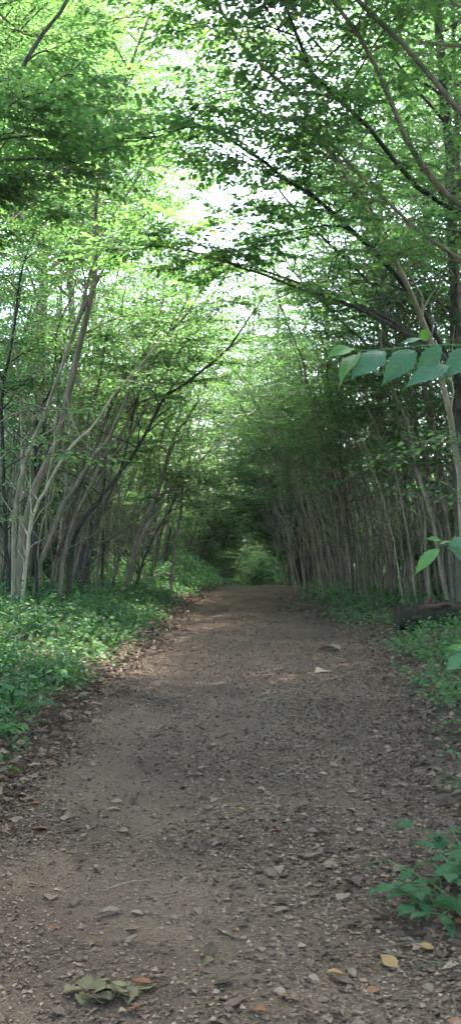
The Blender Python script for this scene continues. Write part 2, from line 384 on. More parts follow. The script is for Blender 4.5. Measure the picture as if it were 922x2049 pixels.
def coppice(seed, ns, H, lean, spread, t0, nb, Lb, r0=(.03, .07), barks=('bark', 'bark_brown', 'bark_pale', 'bark_dark'), side=.35, L=.075, step=.05, base=.35, dead=4, kink=1.0):
    rng = np.random.default_rng(seed); T = Tree(); fo = Foliage()
    for k in range(ns):
        a = 6.283 * (k + rng.random() * .6) / ns; b = base * (.4 + .6 * rng.random())
        p0 = np.array([math.cos(a) * b, math.sin(a) * b, -.15]); h = H * (.72 + .38 * rng.random())
        ln = lean * (.5 + .9 * rng.random())
        o = np.array([math.cos(a), math.sin(a), 0]) * spread * (.4 + .8 * rng.random())
        ts = np.array([0, .2, .45, .7, 1.0])
        pts = [p0 + o * t * h + np.array([ln * h * t ** 1.45, 0, h * (t - .10 * t * t)]) for t in ts]
        P = kinked(smooth_curve(pts, 18), .035 * kink * h / 8, rng); tb = t0 if np.isscalar(t0) else t0[0] + (t0[1] - t0[0]) * rng.random()
        r = (r0[0] + (r0[1] - r0[0]) * rng.random()) * (1 - .82 * np.linspace(0, 1, 18) ** .9); r[0] *= 1.25
        mb = MB(); tube(mb, P, r, 7)
        # bare dead twigs low down
        for _ in range(dead):
            i = rng.integers(3, 11); d = nrm(np.array([rng.normal(), rng.normal(), .6])); q = P[i] + d * np.linspace(0, .5 + .7 * rng.random(), 4)[:, None] + rng.normal(size=(4, 3)) * .03
            q[0] = P[i]; tube(mb, q, np.linspace(.008, .003, 4), 3)
        grow(mb, fo, P, r, tb, 1, nb, Lb, rng, bias=(side * .5, 0, 0))
        if kink > 1.5 and rng.random() < .5: leafy(fo, P[2:8], h * .3, .3, (.15, .4), rng)      # leafy shoots low on the pole
        T.stems.append(mb.mesh('stem', M[barks[rng.integers(len(barks))]]))
    T.crown = fo.build('crown', M['canopy'], step=step, L=L, W=L * .64, rng=rng)
    return T

def tall(seed, H, r0, t0, nb, Lb, L=.085, bark_='bark', lean=.05, step=.055):
    rng = np.random.default_rng(seed); T = Tree(); fo = Foliage()
    pts = [np.array([lean * H * t ** 1.5 + rng.normal() * .12 * (t > 0), rng.normal() * .12 * (t > 0), H * t - .2]) for t in (0, .25, .5, .75, 1)]
    P = smooth_curve(pts, 20); r = r0 * (1 - .85 * np.linspace(0, 1, 20)); r[0] *= 1.5; r[1] *= 1.1
    mb = MB(); tube(mb, P, r, 9)
    grow(mb, fo, P, r, t0, 1, nb, Lb, rng, up=.5, twig=(.4, .95), gap=.15, sides=5, sub=6)
    T.stems.append(mb.mesh('stem', M[bark_]))
    T.crown = fo.build('crown', M['canopy'], step=step, L=L, W=L * .64, rng=rng)
    return T

COP = [coppice(100 + k, n, h, ln,   .10, .32, 8, 2.0, step=.058) for k, (n, h, ln) in enumerate([(6, 8.0, .22), (7, 8.6, .26), (5, 7.4, .20), (7, 8.2, .16)])]
POLE = [coppice(200 + k, n, h, ln, .13, (.36, .66), 3, 1.5, r0=(.011, .036), base=.7, dead=9, kink=2.2, barks=('bark', 'bark_pale', 'bark_pale', 'bark_brown', 'bark')) for k, (n, h, ln) in enumerate([(13, 6.8, .22), (15, 7.2, .17), (12, 6.4, .26), (10, 7.0, .20)])]
TALL = [tall(300 + k, h, .15, t, 46, 3.7, step=.066) for k, (h, t) in enumerate([(13.5, .2), (15.0, .14), (14.0, .25)])]
ARCH = [tall(600 + k, h, .14, .52, 46, 4.3) for k, h in enumerate([13.0, 14.5])]
LOW = [coppice(450 + k, 7, 4.3, ln, .16, .28, 9, 1.35, r0=(.012, .028), L=.07) for k, ln in enumerate((.42, .34))]
STEEP = [coppice(250 + k, n, h, ln, .12, (.36, .64), 3, 1.5, r0=(.011, .036), base=.7, dead=9, kink=2.0, barks=('bark', 'bark_pale', 'bark_brown', 'bark_brown', 'bark')) for k, (n, h, ln) in enumerate([(13, 7.4, .40), (12, 7.0, .34)])]
SHRUB = [coppice(400 + k, 7, 2.6, .05, .28, .12, 9, .95, r0=(.010, .018), barks=('bark_dark', 'bark'), side=0, L=.07, base=.25) for k in range(2)]

# --- single trees whose stems are read off the photograph
def traced(stems, rng, t0=.45, nb=12, Lb=1.6, crown_L=.075, bias=(0, 0, 0), step=.045, hexa=False):
    """stems: (pixel points, d_first, d_last, width_first, width_last, bark, opts). World coordinates; first point goes to the ground"""
    T = Tree(); fo = Foliage(); base = None
    for pts, d0, d1, w0, w1, bk, *op in stems:
        op = op[0] if op else {}
        n0 = len(pts); ds = np.linspace(d0, d1, n0)
        W = [pix(u, v, d) for (u, v), d in zip(pts, ds)]
        if op.get('ground', True):
            g = W[0].copy(); g[2] = float(gz(g[0], g[1])) - .12
            if g[2] < W[0][2] - .35: W.insert(0, g)
            else: W[0] = g
            if base is None: base = np.array([g[0], g[1], g[2] + .12])
        n = 26; P = smooth_curve(W, n)
        tt = np.linspace(0, 1, n); k = w0 * d0 / F / 2; e = w1 * d1 / F / 2
        r = (k + (e - k) * tt) * .76
        if op.get('ground', True): r[0] *= 1.3; r[1] *= 1.1
        P[3:-1] += rng.normal(size=(n - 4, 3)) * np.minimum(.012, r[3:-1] * .25)[:, None]
        mb = MB(); tube(mb, P, r, 8, rough=.05, rng=rng)
        for _ in range(op.get('dead', 10)):
            i = rng.integers(3, 16); d = nrm(np.array([rng.normal(), rng.normal(), .5 + rng.random()])); m_ = 5
            q = P[i] + d * np.linspace(0, .5 + 1.1 * rng.random(), m_)[:, None]; q[1:] += rng.normal(size=(m_ - 1, 3)) * .04
            tube(mb, q, np.linspace(min(.014, r[i] * .6), .003, m_), 4)
        nbk = op.get('nb', nb)
        if nbk: grow(mb, fo, P, r, op.get('t0', t0), 1, nbk, op.get('Lb', Lb), rng, bias=op.get('bias', bias), taper=False, sub=op.get('sub', 4))
        T.stems.append((P, mb, bk))
    return T, fo, base

def finish(T, fo, base, name, label, cat, group=None, L=.075, step=.045, hexa=False, rng=R):
    e = bpy.data.objects.new(name, None); C.objects.link(e); e.location = base; e.empty_display_size = .2
    tag(e, label, cat, group)
    inv = -np.asarray(base)
    for P, mb, bk in T.stems:
        mb.v = [v + inv.astype(np.float32) for v in mb.v]
        link('stem', mb.mesh('stem', M[bk]), e)
    if fo.o:
        fo.o = [o + inv for o in fo.o]
        link('crown', fo.build('crown', M['canopy'], step=step, L=L, W=L * .64, hexa=hexa, rng=rng), e)
    return e

def hero(name, label, cat, stems, seed, L=.075, step=.045, hexa=False, **kw):
    rng = np.random.default_rng(seed)
    T, fo, base = traced(stems, rng, **kw)
    return finish(T, fo, base, name, label, cat, L=L, step=step, hexa=hexa, rng=rng)

# left: the fan of leaning stems
hero('coppice_tree', 'fan of long leaning stems left of the track, one pale stem in front', 'tree', [
    ([(68, 1205), (80, 1125), (100, 1080), (125, 1015), (155, 970), (185, 915), (215, 880), (245, 815), (280, 735), (320, 680), (365, 640), (400, 585), (425, 540)], 16.5, 16.0, 15, 5, 'bark_pale', {'t0': .62}),
    ([(115, 1200), (135, 1085), (150, 1035), (175, 985), (195, 940), (215, 900), (250, 855), (285, 770), (330, 690), (365, 620), (392, 550)], 17, 17, 13, 4, 'bark', {'t0': .6}),
    ([(135, 1200), (150, 1070), (200, 1000), (240, 945), (280, 890), (310, 830), (335, 790), (375, 765), (425, 725), (461, 690), (530, 590)], 17.2, 16.5, 13, 4, 'bark_dark', {'t0': .62}),
    ([(95, 1200), (120, 1100), (150, 1000), (190, 900), (228, 800), (262, 740), (300, 690), (325, 610), (332, 520)], 17.3, 18, 10, 4, 'bark', {'t0': .55}),
    ([(150, 1200), (178, 1090), (206, 1020), (245, 930), (262, 850), (290, 760), (340, 660), (372, 560)], 17.6, 18, 9, 4, 'bark_dark', {'t0': .55}),
    ([(130, 1200), (160, 1100), (180, 1000), (215, 930), (260, 870), (300, 800), (360, 700), (440, 620)], 17.4, 17, 8, 3, 'bark_brown', {'t0': .6}),
], 21, nb=9, Lb=1.1, bias=(.15, 0, .1))
hero('coppice_tree', 'leftmost coppice clump, thick brown stem beside a pale forked one', 'tree', [
    ([(37, 1210), (45, 1100), (55, 1040), (75, 960), (95, 930), (120, 860), (145, 765), (160, 700), (175, 625), (187, 565), (190, 500), (192, 400), (215, 300), (245, 180), (290, 60), (330, -70)], 15.8, 15.0, 24, 5, 'bark_brown', {'t0': .5, 'nb': 18, 'Lb': 1.7}),
    ([(28, 1205), (30, 1050), (33, 990), (45, 950), (60, 900), (90, 830), (110, 775), (140, 685), (165, 615), (180, 550), (205, 470), (260, 380), (330, 270), (390, 150)], 15.5, 14.5, 14, 4, 'bark_pale', {'t0': .58, 'nb': 11, 'Lb': 1.3}),
    ([(42, 1205), (60, 1070), (75, 1010), (92, 980), (120, 925), (150, 885), (190, 850), (220, 800), (268, 745), (330, 672)], 15.4, 15, 12, 4, 'bark_pale', {'t0': .75, 'nb': 4}),
    ([(75, 1190), (70, 1000), (72, 900), (78, 820), (110, 770), (160, 640), (230, 500), (300, 420)], 16.4, 17, 10, 4, 'bark_dark', {'t0': .55}),
    ([(20, 1205), (12, 1050), (5, 880), (4, 800), (20, 710), (30, 650), (40, 560), (70, 460)], 16.2, 16, 12, 5, 'bark_dark', {'t0': .55}),
    ([(38, 1195), (45, 900), (40, 790), (32, 680), (28, 565), (28, 450), (20, 330)], 16.6, 16.5, 9, 4, 'bark_pale', {'t0': .5}),
], 22, nb=9, Lb=1.2, bias=(0, 0, .1))
hero('coppice_tree', 'dark mossy stump with thin slanting shoots behind the left fan of stems', 'tree', [
    ([(168, 1190), (168, 1150), (167, 1120), (166, 1092)], 18.5, 18.5, 36, 26, 'bark_dark', {'nb': 0, 'dead': 6}),
    ([(190, 1188), (200, 1080), (215, 980), (240, 880), (300, 760), (350, 640)], 18.8, 19.5, 10, 3, 'bark', {}),
    ([(252, 1185), (265, 1120), (280, 1060), (310, 1000), (330, 935), (352, 870), (400, 800)], 19.5, 19, 16, 5, 'bark_brown', {'t0': .6}),
    ([(205, 1188), (208, 1000), (212, 900), (218, 760), (230, 600)], 19, 20, 7, 3, 'bark_dark', {}),
    ([(240, 1185), (282, 1080), (330, 1000), (420, 900), (480, 830)], 19.8, 20, 8, 3, 'bark_pale', {'t0': .55}),
    ([(262, 1182), (300, 1090), (345, 1010), (362, 960)], 20, 20, 7, 3, 'bark_dark', {'t0': .6}),
    ([(286, 1180), (292, 1060), (330, 980), (385, 930)], 20.2, 20, 6, 3, 'bark_pale', {'t0': .6}),
], 23, nb=8, Lb=1.0, bias=(.2, 0, 0))
hero('dead_sapling', 'thin dark bare trunk leaning right above the bramble mound', 'tree', [
    ([(338, 1180), (350, 1100), (360, 1030), (369, 962)], 20.5, 20.5, 9, 6, 'bark_brown', {'nb': 0, 'dead': 1}),
], 24)
# left edge: limbs reaching in from a tree beside the frame
hero('overhanging_tree', 'tree at the upper left edge with dark limbs reaching into the picture', 'tree', [
    ([(-420, 1250), (-330, 900), (-260, 650), (-180, 470), (-90, 350), (0, 230), (50, 130), (75, 80), (105, 50), (135, 0), (190, -90)], 8.5, 8.5, 30, 8, 'bark_dark', {'t0': .6, 'Lb': 1.0}),
    ([(-260, 650), (-180, 480), (-90, 330), (0, 281), (45, 274), (110, 262)], 8.5, 8.0, 18, 4, 'bark_dark', {'ground': False, 't0': .55, 'Lb': .9}),
    ([(-260, 650), (-170, 450), (-80, 345), (0, 321), (110, 320), (190, 330)], 8.5, 8.6, 16, 4, 'bark_dark', {'ground': False, 't0': .5, 'Lb': .9}),
    ([(-290, 750), (-190, 540), (-80, 420), (0, 397), (70, 374), (150, 340)], 8.5, 9.0, 16, 4, 'bark', {'ground': False, 't0': .5, 'Lb': .9}),
], 25, nb=5, L=.072, step=.034, hexa=True)
# right: long trunks leaning over the track; ends above the frame added for shade
hero('leaning_tree', 'tall pale trunk leaning from the right edge far over the track', 'tree', [
    ([(935, 1240), (922, 1000), (905, 860), (880, 740), (832, 610), (770, 480), (711, 385), (671, 325), (626, 250), (586, 185), (511, 120), (461, 60), (428, -10), (390, -120), (330, -290), (250, -440)], 12.8, 9.5, 19, 6, 'bark', {'t0': .6, 'nb': 18, 'Lb': 1.6}),
    ([(1010, 1240), (985, 1000), (935, 800), (880, 690), (830, 600), (771, 530), (731, 485), (681, 440), (646, 405), (571, 360), (526, 320), (461, 280), (405, 245), (330, 272), (250, 276)], 13.2, 9.5, 22, 5, 'bark_dark', {'t0': .62, 'nb': 15, 'Lb': 1.2}),
    ([(900, 725), (850, 685), (791, 657), (741, 630), (686, 605), (611, 580), (526, 550), (440, 520), (380, 503), (300, 490)], 12.2, 11.0, 12, 4, 'bark_dark', {'ground': False, 't0': .7, 'nb': 8, 'Lb': .9}),
    ([(890, 712), (791, 648), (700, 600), (620, 575), (520, 540), (420, 515)], 12.4, 11.4, 12, 3, 'bark_dark', {'ground': False, 't0': .5, 'nb': 5, 'Lb': .8}),
], 31, L=.08, step=.034, hexa=True, bias=(-.2, -.1, 0))
hero('leaning_tree', 'group of parallel slanting trunks in the upper right corner', 'tree', [
    ([(1260, 1300), (1190, 900), (1110, 600), (1000, 470), (922, 415), (881, 375), (836, 325), (806, 260), (781, 200), (756, 145), (731, 90), (671, 10), (600, -130), (500, -300)], 10.5, 9, 26, 7, 'bark', {'t0': .8}),
    ([(1300, 1300), (1220, 800), (1120, 500), (1010, 330), (922, 225), (881, 180), (821, 100), (761, 45), (711, 0), (620, -120), (520, -260), (420, -380)], 10, 8.8, 26, 8, 'bark_pale', {'t0': .8}),
    ([(1230, 1300), (1150, 900), (1060, 620), (970, 460), (896, 415), (841, 380), (791, 325), (741, 260), (676, 200), (616, 135), (596, 75), (566, 0), (530, -120), (450, -330)], 10.8, 9.4, 22, 6, 'bark_dark', {'t0': .72}),
    ([(1245, 1300), (1120, 800), (1010, 580), (922, 520), (850, 470), (790, 420), (700, 330), (650, 280), (560, 230)], 11.2, 10, 20, 6, 'bark', {'t0': .6}),
], 32, L=.072, step=.036, hexa=True, t0=.78, nb=12, Lb=1.5, bias=(-.1, 0, 0))
hero('upright_tree', 'dark upright trunk at the right edge behind the slanting trunks', 'tree', [
    ([(925, 1225), (915, 900), (908, 600), (900, 370), (890, 200), (878, 60), (868, -120), (850, -300)], 15.5, 15.5, 34, 20, 'bark_dark', {'t0': .4, 'nb': 26, 'Lb': 2.6}),
    ([(940, 1225), (935, 900), (928, 600), (915, 300), (908, 100), (900, -100)], 15.8, 15.8, 20, 10, 'bark', {'t0': .4, 'nb': 14, 'Lb': 2.2}),
], 33)
hero('leaning_tree', 'slender trunk slanting through the leaves right of the sky gap', 'tree', [
    ([(905, 1225), (880, 950), (850, 780), (800, 650), (755, 580), (691, 520), (621, 450), (576, 405), (520, 330), (470, 300)], 17, 15, 14, 4, 'bark_dark', {'t0': .5}),
    ([(895, 1225), (860, 960), (815, 760), (790, 600), (770, 470), (730, 400), (655, 290), (600, 230)], 17.5, 16, 16, 5, 'bark', {'t0': .5}),
    ([(880, 1225), (850, 1000), (800, 820), (740, 700), (680, 640), (600, 560), (560, 500)], 18, 17, 12, 4, 'bark_brown', {'t0': .5}),
], 34, nb=12, Lb=1.7, bias=(-.1, 0, 0))

# --- rows of coppice stools and the wood behind
def put(Tm, x, y, rz, sc, name, label, cat, group):
    return Tm.place(name, label, cat, group, (x, y, float(gz(x, y))), rz, sc)

PI = math.pi
wall = [(1.95, 27.0), (2.1, 24.6), (2.25, 22.6), (2.45, 20.9), (2.75, 19.4), (3.1, 18.3), (3.5, 17.4), (3.95, 16.6), (3.2, 21.5), (3.7, 19.8), (4.3, 18.4), (3.0, 24.0), (4.6, 16.2), (4.9, 20.6)]
for k, (x, y) in enumerate(wall):
    put(STEEP[k % 2] if k < 6 or k == 11 else POLE[(k * 3) % 4], x, y, PI + R.normal() * .5, .8 + .4 * R.random(), 'pole_coppice', 'clump of thin straight poles in the leaning wall right of the track', 'tree', 'pole clumps lining the right of the track')
for x, y, k in [(-3.5, 17.9, 0), (-2.9, 19.8, 2), (-4.3, 17.2, 3), (-2.3, 22.4, 1)]:
    put(POLE[k], x, y, R.normal() * .3, .9 + .2 * R.random(), 'pole_coppice', 'clump of thin slanting shoots among the left fan of stems', 'tree', 'thin clumps left of the track')
lf = [(-5.8, 19.5, 0), (-3.6, 23.5, 2), (-4.9, 26, 3), (-2.6, 27.5, 1), (-2.4, 31.5, 2), (-4.8, 31, 0), (-7.2, 29, 1), (-6.4, 22.5, 2), (-3.4, 29.5, 3), (-5.6, 35, 1), (-1.4, 36, 3), (-3.4, 37, 2)]
for x, y, k in lf:
    put(COP[k], x, y, R.normal() * .45, .9 + .25 * R.random(), 'coppice_tree', 'many-stemmed coppice tree in the thicket behind the left fan of stems', 'tree', 'coppice trees left of the track')
rt = [(3.3, 30, 0), (6.6, 19.5, 3), (3.4, 34, 1), (5.6, 31, 0), (7.6, 24, 0), (4.0, 38, 3), (5.6, 13.0, 2), (9.5, 28, 1), (10.5, 36, 2), (7.5, 38, 3), (11, 21, 2)]
for x, y, k in rt:
    put(COP[k], x, y, PI + R.normal() * .45, .9 + .25 * R.random(), 'coppice_tree', 'many-stemmed coppice tree in the wood behind the right wall of poles', 'tree', 'coppice trees right of the track')
# tall trees back from the track
tl = []
for y in np.arange(-16, 62, 4.8):
    for x0 in (7.8, 13.0):                                            # right: a close wood
        if y < 9 or y > 47: tl.append((x0 + R.normal() * .8 + (1.5 if y > 30 else 0), y + R.normal() * 1.2))
    for x0 in (-7.0, -12.5, -19.0):                                   # left: open ground beyond the coppice lets the light in
        x, yy = x0 + R.normal() * .8, y + R.normal() * 1.2
        if (yy < 12 and x > -10) or yy > 54: tl.append((x, yy))
tl += [(-9.5, 38), (-6.8, 41), (-13, 46), (-8.5, 48), (-5.0, 50), (-11, 52), (-15, 55), (-12, 41)]
for k, (x, y) in enumerate(tl):
    side = 'left' if x < 0 else 'right'
    put(TALL[k % 3], x, y, R.random() * 6.28, (.85 if x > 0 else .95) + .3 * R.random(), 'tall_tree', f'tall leafy tree standing back in the wood {side} of the track', 'tree', f'tall trees {side} of the track')
for x, y, sc in [(-5.0, 26, 1.25), (-6.2, 33, 1.35), (-7.6, 25, 1.2), (-3.7, 29.5, 1.2), (-3.3, 22.5, .95)] + [(5.6, 20.5, 1.05), (6.8, 27, 1.3), (5.0, 33.5, 1.35), (6.4, 14.5, .95), (-5.2, 20.5, 1.0), (8.5, 22, 1.0), (9, 31, 1.1)]:
    put(ARCH[int(abs(x) * 10) % 2], x, y, R.random() * 6.28, sc, 'tall_tree', 'very tall sunlit tree rising over the left fan of stems' if x < 0 else 'very tall tree filling the upper right behind the slanting trunks', 'tree', 'very tall trees left of the sky gap' if x < 0 else 'very tall trees right of the sky gap')
# far end of the green tunnel
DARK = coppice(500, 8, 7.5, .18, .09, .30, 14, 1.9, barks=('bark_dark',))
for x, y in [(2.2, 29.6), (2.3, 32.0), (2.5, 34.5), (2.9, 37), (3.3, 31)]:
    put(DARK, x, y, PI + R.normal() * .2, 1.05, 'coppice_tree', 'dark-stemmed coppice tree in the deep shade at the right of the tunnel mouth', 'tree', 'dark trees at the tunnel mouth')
far = [(4.6, 44, 2), (-6.5, 49, 3), (3.5, 52, 0), (-1.5, 55, 1), (6.5, 50, 2), (-4, 60, 3), (1, 62, 0), (5, 60, 1), (9, 56, 2), (-8, 55, 0)]
for x, y, k in far:
    put(COP[k], x, y, (0 if x < 1 else PI) + R.normal() * .5, 1.15 + .3 * R.random(), 'coppice_tree', 'leafy coppice tree closing the far end of the green tunnel', 'tree', 'trees at the far end of the tunnel')
for k, (x, y) in enumerate([(-1.3, 31.5), (-.5, 37.5), (2.7, 36), (2.6, 40), (2.9, 33)]):
    put(LOW[k % 2], x, y, (0 if x < 1 else PI) + R.normal() * .3, .95 + .2 * R.random(), 'coppice_tree', 'low leafy coppice arching over the track beyond its crest', 'tree', 'low coppice at the tunnel mouth')
for k, (x, y) in enumerate([(-2.6, 51), (.6, 54), (-4.2, 46), (2.6, 50), (-2.5, 57), (1.5, 58), (5.5, 51), (8, 45), (-7, 56), (-4.5, 63), (3.5, 65), (8, 60), (-11, 58), (-.5, 64)]):
    put(TALL[1], x, y, R.random() * 6.28, 1.2 + .2 * R.random(), 'tall_tree', 'tall leafy tree beyond the dip at the end of the tunnel', 'tree', 'tall trees beyond the tunnel')
for k in range(34):
    a = -PI * .36 + PI * .72 * k / 33; rr = 70 + 9 * R.random(); x, y = rr * math.sin(a), rr * math.cos(a)
    put(TALL[k % 3], x, y, R.random() * 6.28, .9 + .2 * R.random(), 'tall_tree', 'distant tree in the backdrop of the wood', 'tree', 'distant trees behind the wood')
# understorey
sh = [(-6.5, 16), (-7.5, 19), (-4.2, 21), (-6, 22.5), (-5.6, 27), (-3.2, 25.6), (-8, 25), (-4, 29), (-2.4, 33.5), (-6, 33), (-9, 30), (-8.5, 21.5), (-9.5, 16.5), (-1.0, 40), (-3.8, 41),
      (4.9, 18.2), (5.6, 21), (4.6, 24.5), (6.8, 18), (7.6, 22), (5.4, 27.5), (6.4, 25.5), (3.9, 31.5), (8, 26), (7.4, 14.5), (3.2, 41), (5.0, 36), (8.6, 19), (9.5, 24), (10.5, 28), (8.8, 33), (11.5, 33), (7.2, 34), (12, 25), (9.2, 15.5), (1.2, 50), (-1.2, 33), (-1.0, 35.5), (-1.6, 38), (-.4, 41), (-3.0, 43), (-5, 45), (-7.5, 43), (-10, 46), (-6, 36.5), (-12, 50), (-8, 52), (-.6, 44), (.8, 46), (2.2, 45), (3.6, 47), (-2.2, 47), (0, 52), (3, 53), (5, 54), (0, 66), (3, 70), (-3, 68)]
for k, (x, y) in enumerate(sh):
    side = 'left' if x < 1 else 'right'
    put(SHRUB[k % 2], x, y, R.random() * 6.28, .9 + .5 * R.random(), 'shrub', f'leafy shrub in the understorey {side} of the track', 'shrub', f'understorey shrubs {side} of the track')
for k, (x, y) in enumerate([(-4.7, 8.5), (4.8, 9.3), (-4.9, 12.8), (5.0, 12.6), (-4.4, 4.2), (4.6, 4.8), (-4.6, 15.6), (4.0, 7.2), (3.9, 11.2), (3.4, 1.5)]):  # crowns mostly out of view, added to keep sun off the near track
    put(ARCH[k % 2], x, y, R.random() * 6.28, 1, 'tall_tree', 'high-crowned tree, mostly out of view, added to shade the near track', 'tree', 'high trees added to shade the near track')
# behind the camera, so that the light falls through leaves there too
for x, y, k in [(-4.2, 2, 0), (-4.6, -3, 1), (4.4, 3, 2), (4.2, -3, 3), (5.4, 8, 1), (-5.5, 7.5, 2), (-6, 12.5, 0)]:
    put(COP[k], x, y, (0 if x < 0 else PI) + R.normal() * .3, 1, 'coppice_tree', 'coppice tree beside the near end of the track', 'tree', 'coppice trees beside the near track')

# ------------------------------------------------------------------ ground cover, brambles, litter
def cover(name, label, m, xy, hfun, per, L, seed, rad=.16):
    """low plants: each with leaves on a loose dome"""
    rng = np.random.default_rng(seed); n = len(xy)
    k = np.repeat(np.arange(n), per); tot = len(k)
    a = rng.random(tot) * 6.283; q = rng.random(tot) ** .6
    H = hfun(xy[:, 0], xy[:, 1]) * (.5 + .7 * rng.random(n))
    px = xy[k, 0] + np.cos(a) * q * rad; py = xy[k, 1] + np.sin(a) * q * rad
    pz = gz(px, py) + H[k] * (1 - .7 * q * q) * (.35 + .65 * rng.random(tot))
    out = np.stack([np.cos(a), np.sin(a), -.15 + .3 * rng.normal(size=tot)], -1)
    nn = nrm(UP + .55 * np.stack([np.cos(a), np.sin(a), 0 * a], -1) * q[:, None] + rng.normal(size=(tot, 3)) * .35)
    s = L * (.55 + .8 * rng.random(tot))
    mb = MB(); leaves_geo(mb, np.stack([px, py, pz], -1), out, nn, s, s * .68, hexa=True, fold=.08)
    return tag(link(name, mb.mesh(name, m, smooth=False)), label, 'ground plants', kind='stuff')

rc = np.random.default_rng(5)
def scatter(n, x0, x1, y0, y1, keep):
    p = np.stack([x0 + (x1 - x0) * rc.random(n), y0 + (y1 - y0) * rc.random(n)], -1)
    return p[rc.random(n) < keep(p[:, 0], p[:, 1])]
def clump(x, y): return np.clip(.62 + .5 * np.sin(x * 2.3 + y * .9) * np.sin(y * 1.6 - x * 1.2 + .6) + .2 * np.sin(x * 6 + y * 5), .05, 1)
kl = lambda x, y: np.clip((pl(y) - .12 - x) / .28, 0, 1) * (.35 + .65 * clump(x, y))
hl = lambda x, y: .10 + .30 * np.clip((pl(y) - x) / 1.2, 0, 1)
cover('ground_cover', 'low green herbs and brambles covering the left verge', M['cover'], scatter(6500, -6.5, -.3, 3.5, 30, kl), hl, 13, .060, 51)
kr = lambda x, y: np.clip((x - pr(y) - .05 - .1 * np.clip((11 - y) / 3, 0, 1)) / .5, 0, 1) * (.3 + .7 * clump(x, y)) * 1
hr = lambda x, y: .09 + .2 * np.clip((x - pr(y)) / 1.0, 0, 1)
cover('ground_cover', 'low green ivy and herbs covering the right verge', M['cover'], scatter(5200, 1, 6.5, 3.0, 29, kr), hr, 13, .055, 52)
kw = lambda x, y: np.where((np.abs(x) > 5), 1, 0)
cover('ground_cover', 'green undergrowth on the woodland floor deep among the trees', M['cover'], scatter(3600, -16, 16, 12, 48, kw), lambda x, y: .3 + 0 * x, 9, .10, 53, .3)

def grass(name, label, xy, h, seed):
    rng = np.random.default_rng(seed); n = len(xy); per = 9; k = np.repeat(np.arange(n), per); t = len(k)
    p = np.stack([xy[k, 0] + rng.normal(size=t) * .05, xy[k, 1] + rng.normal(size=t) * .05, np.zeros(t)], -1); p[:, 2] = gz(p[:, 0], p[:, 1]) - .01
    d = nrm(np.stack([rng.normal(size=t) * .35, rng.normal(size=t) * .35, np.ones(t)], -1)); ln = h * (.5 + rng.random(t))
    mb = MB(); leaves_geo(mb, p, d, nrm(rng.normal(size=(t, 3))), ln, .006 + 0 * ln, fold=.1, droop=.3)
    return tag(link(name, mb.mesh(name, M['bright'], smooth=False)), label, 'grass', kind='stuff')
grass('grass', 'thin grass blades fringing the left edge of the track', scatter(900, -2.6, -.5, 4, 24, lambda x, y: np.clip((pl(y) - .12 - x) / .2, 0, 1) * np.exp(-np.maximum(pl(y) - x - .5, 0) * 1.5)), .11, 61)

grass('grass', 'taller grass blades standing among the left verge plants', scatter(380, -5, -1, 5, 24, lambda x, y: np.clip((pl(y) - .3 - x) / .3, 0, 1) * clump(y, x)), .22, 62)
cover('ground_cover', 'broad-leaved bramble patches standing out of the left verge', M['bright'], scatter(700, -6, -.5, 4, 28, lambda x, y: kl(x, y) * clump(x * .7 + 3, y * .8)), lambda x, y: .28 + .25 * np.clip((pl(y) - x) / 1.5, 0, 1), 9, .085, 54, .22)
cover('ground_cover', 'broad-leaved bramble patches on the right verge', M['bright'], scatter(450, 1, 6, 5, 27, lambda x, y: kr(x, y) * clump(x + 2, y)), lambda x, y: .15 + .12 * np.clip((x - pr(y)), 0, 1), 7, .07, 55, .18)

def litter(name, label, m, p, L, seed, lift=.012, curl=.35, W=.6):
    zt = .22 if curl > .3 else .08
    rng = np.random.default_rng(seed); n = len(p); a = rng.random(n) * 6.283
    z = gz(p[:, 0], p[:, 1]) + lift * rng.random(n) + .003
    d = np.stack([np.cos(a), np.sin(a), rng.normal(size=n) * zt], -1); nn = nrm(UP + rng.normal(size=(n, 3)) * curl)
    s = L * (.45 + .9 * rng.random(n))
    mb = MB(); leaves_geo(mb, np.stack([p[:, 0], p[:, 1], z], -1), d, nn, s, s * W * (.5 + .7 * rng.random(n)), fold=.22 * 1, droop=.0)
    return tag(link(name, mb.mesh(name, m, smooth=False)), label, 'leaf litter', kind='stuff')
onp = lambda x, y: ((x > pl(y)) & (x < pr(y))) * 1.0
def cpos(x, y): return (x - pl(y)) / (pr(y) - pl(y))
dens = lambda x, y: onp(x, y) * np.clip(.28 + .65 * (cpos(x, y) - .35) + .6 * np.exp(-((cpos(x, y)) / .12) ** 2) + .25 * np.sin(x * 3 + y * 2.2) * np.sin(y * 1.1 - 2 * x), .12, 1)
nearly = lambda x, y: dens(x, y) * np.clip((17 - y) / 11, 0, 1)
litter('leaf_crumbs', 'small crumbled dead leaves and grit strewn over the track', M['crumb'], np.vstack([scatter(230000, -1.5, 2.1, 2.5, 17, nearly), scatter(70000, -1.5, 2.2, 4, 27, dens)]), .017, 71, lift=.005, curl=.25, W=.8)
litter('leaf_litter', 'brown dead leaves strewn over the track', M['litter'], np.vstack([scatter(120000, -1.5, 2.2, 2.5, 17, nearly), scatter(26000, -1.5, 2.2, 4, 24, dens)]), .028, 72, W=.75, lift=.010, curl=.28)
edge = lambda x, y: np.clip(1 - np.abs(x - pl(y) + .06) / .32, 0, 1)
litter('leaf_litter', 'drift of curled brown leaves along the left edge of the track', M['litter'], scatter(40000, -2.6, .2, 3, 24, edge), .062, 73, lift=.06, curl=.6, W=.75)
redge = lambda x, y: np.clip((x - pr(y) + .35) / .4, 0, 1) * np.where(y < 12, 1, .45)
litter('leaf_litter', 'brown dead leaves covering the right verge', M['litter'], scatter(26000, .5, 5.5, 2.5, 22, redge), .055, 74, lift=.04, curl=.5, W=.75)
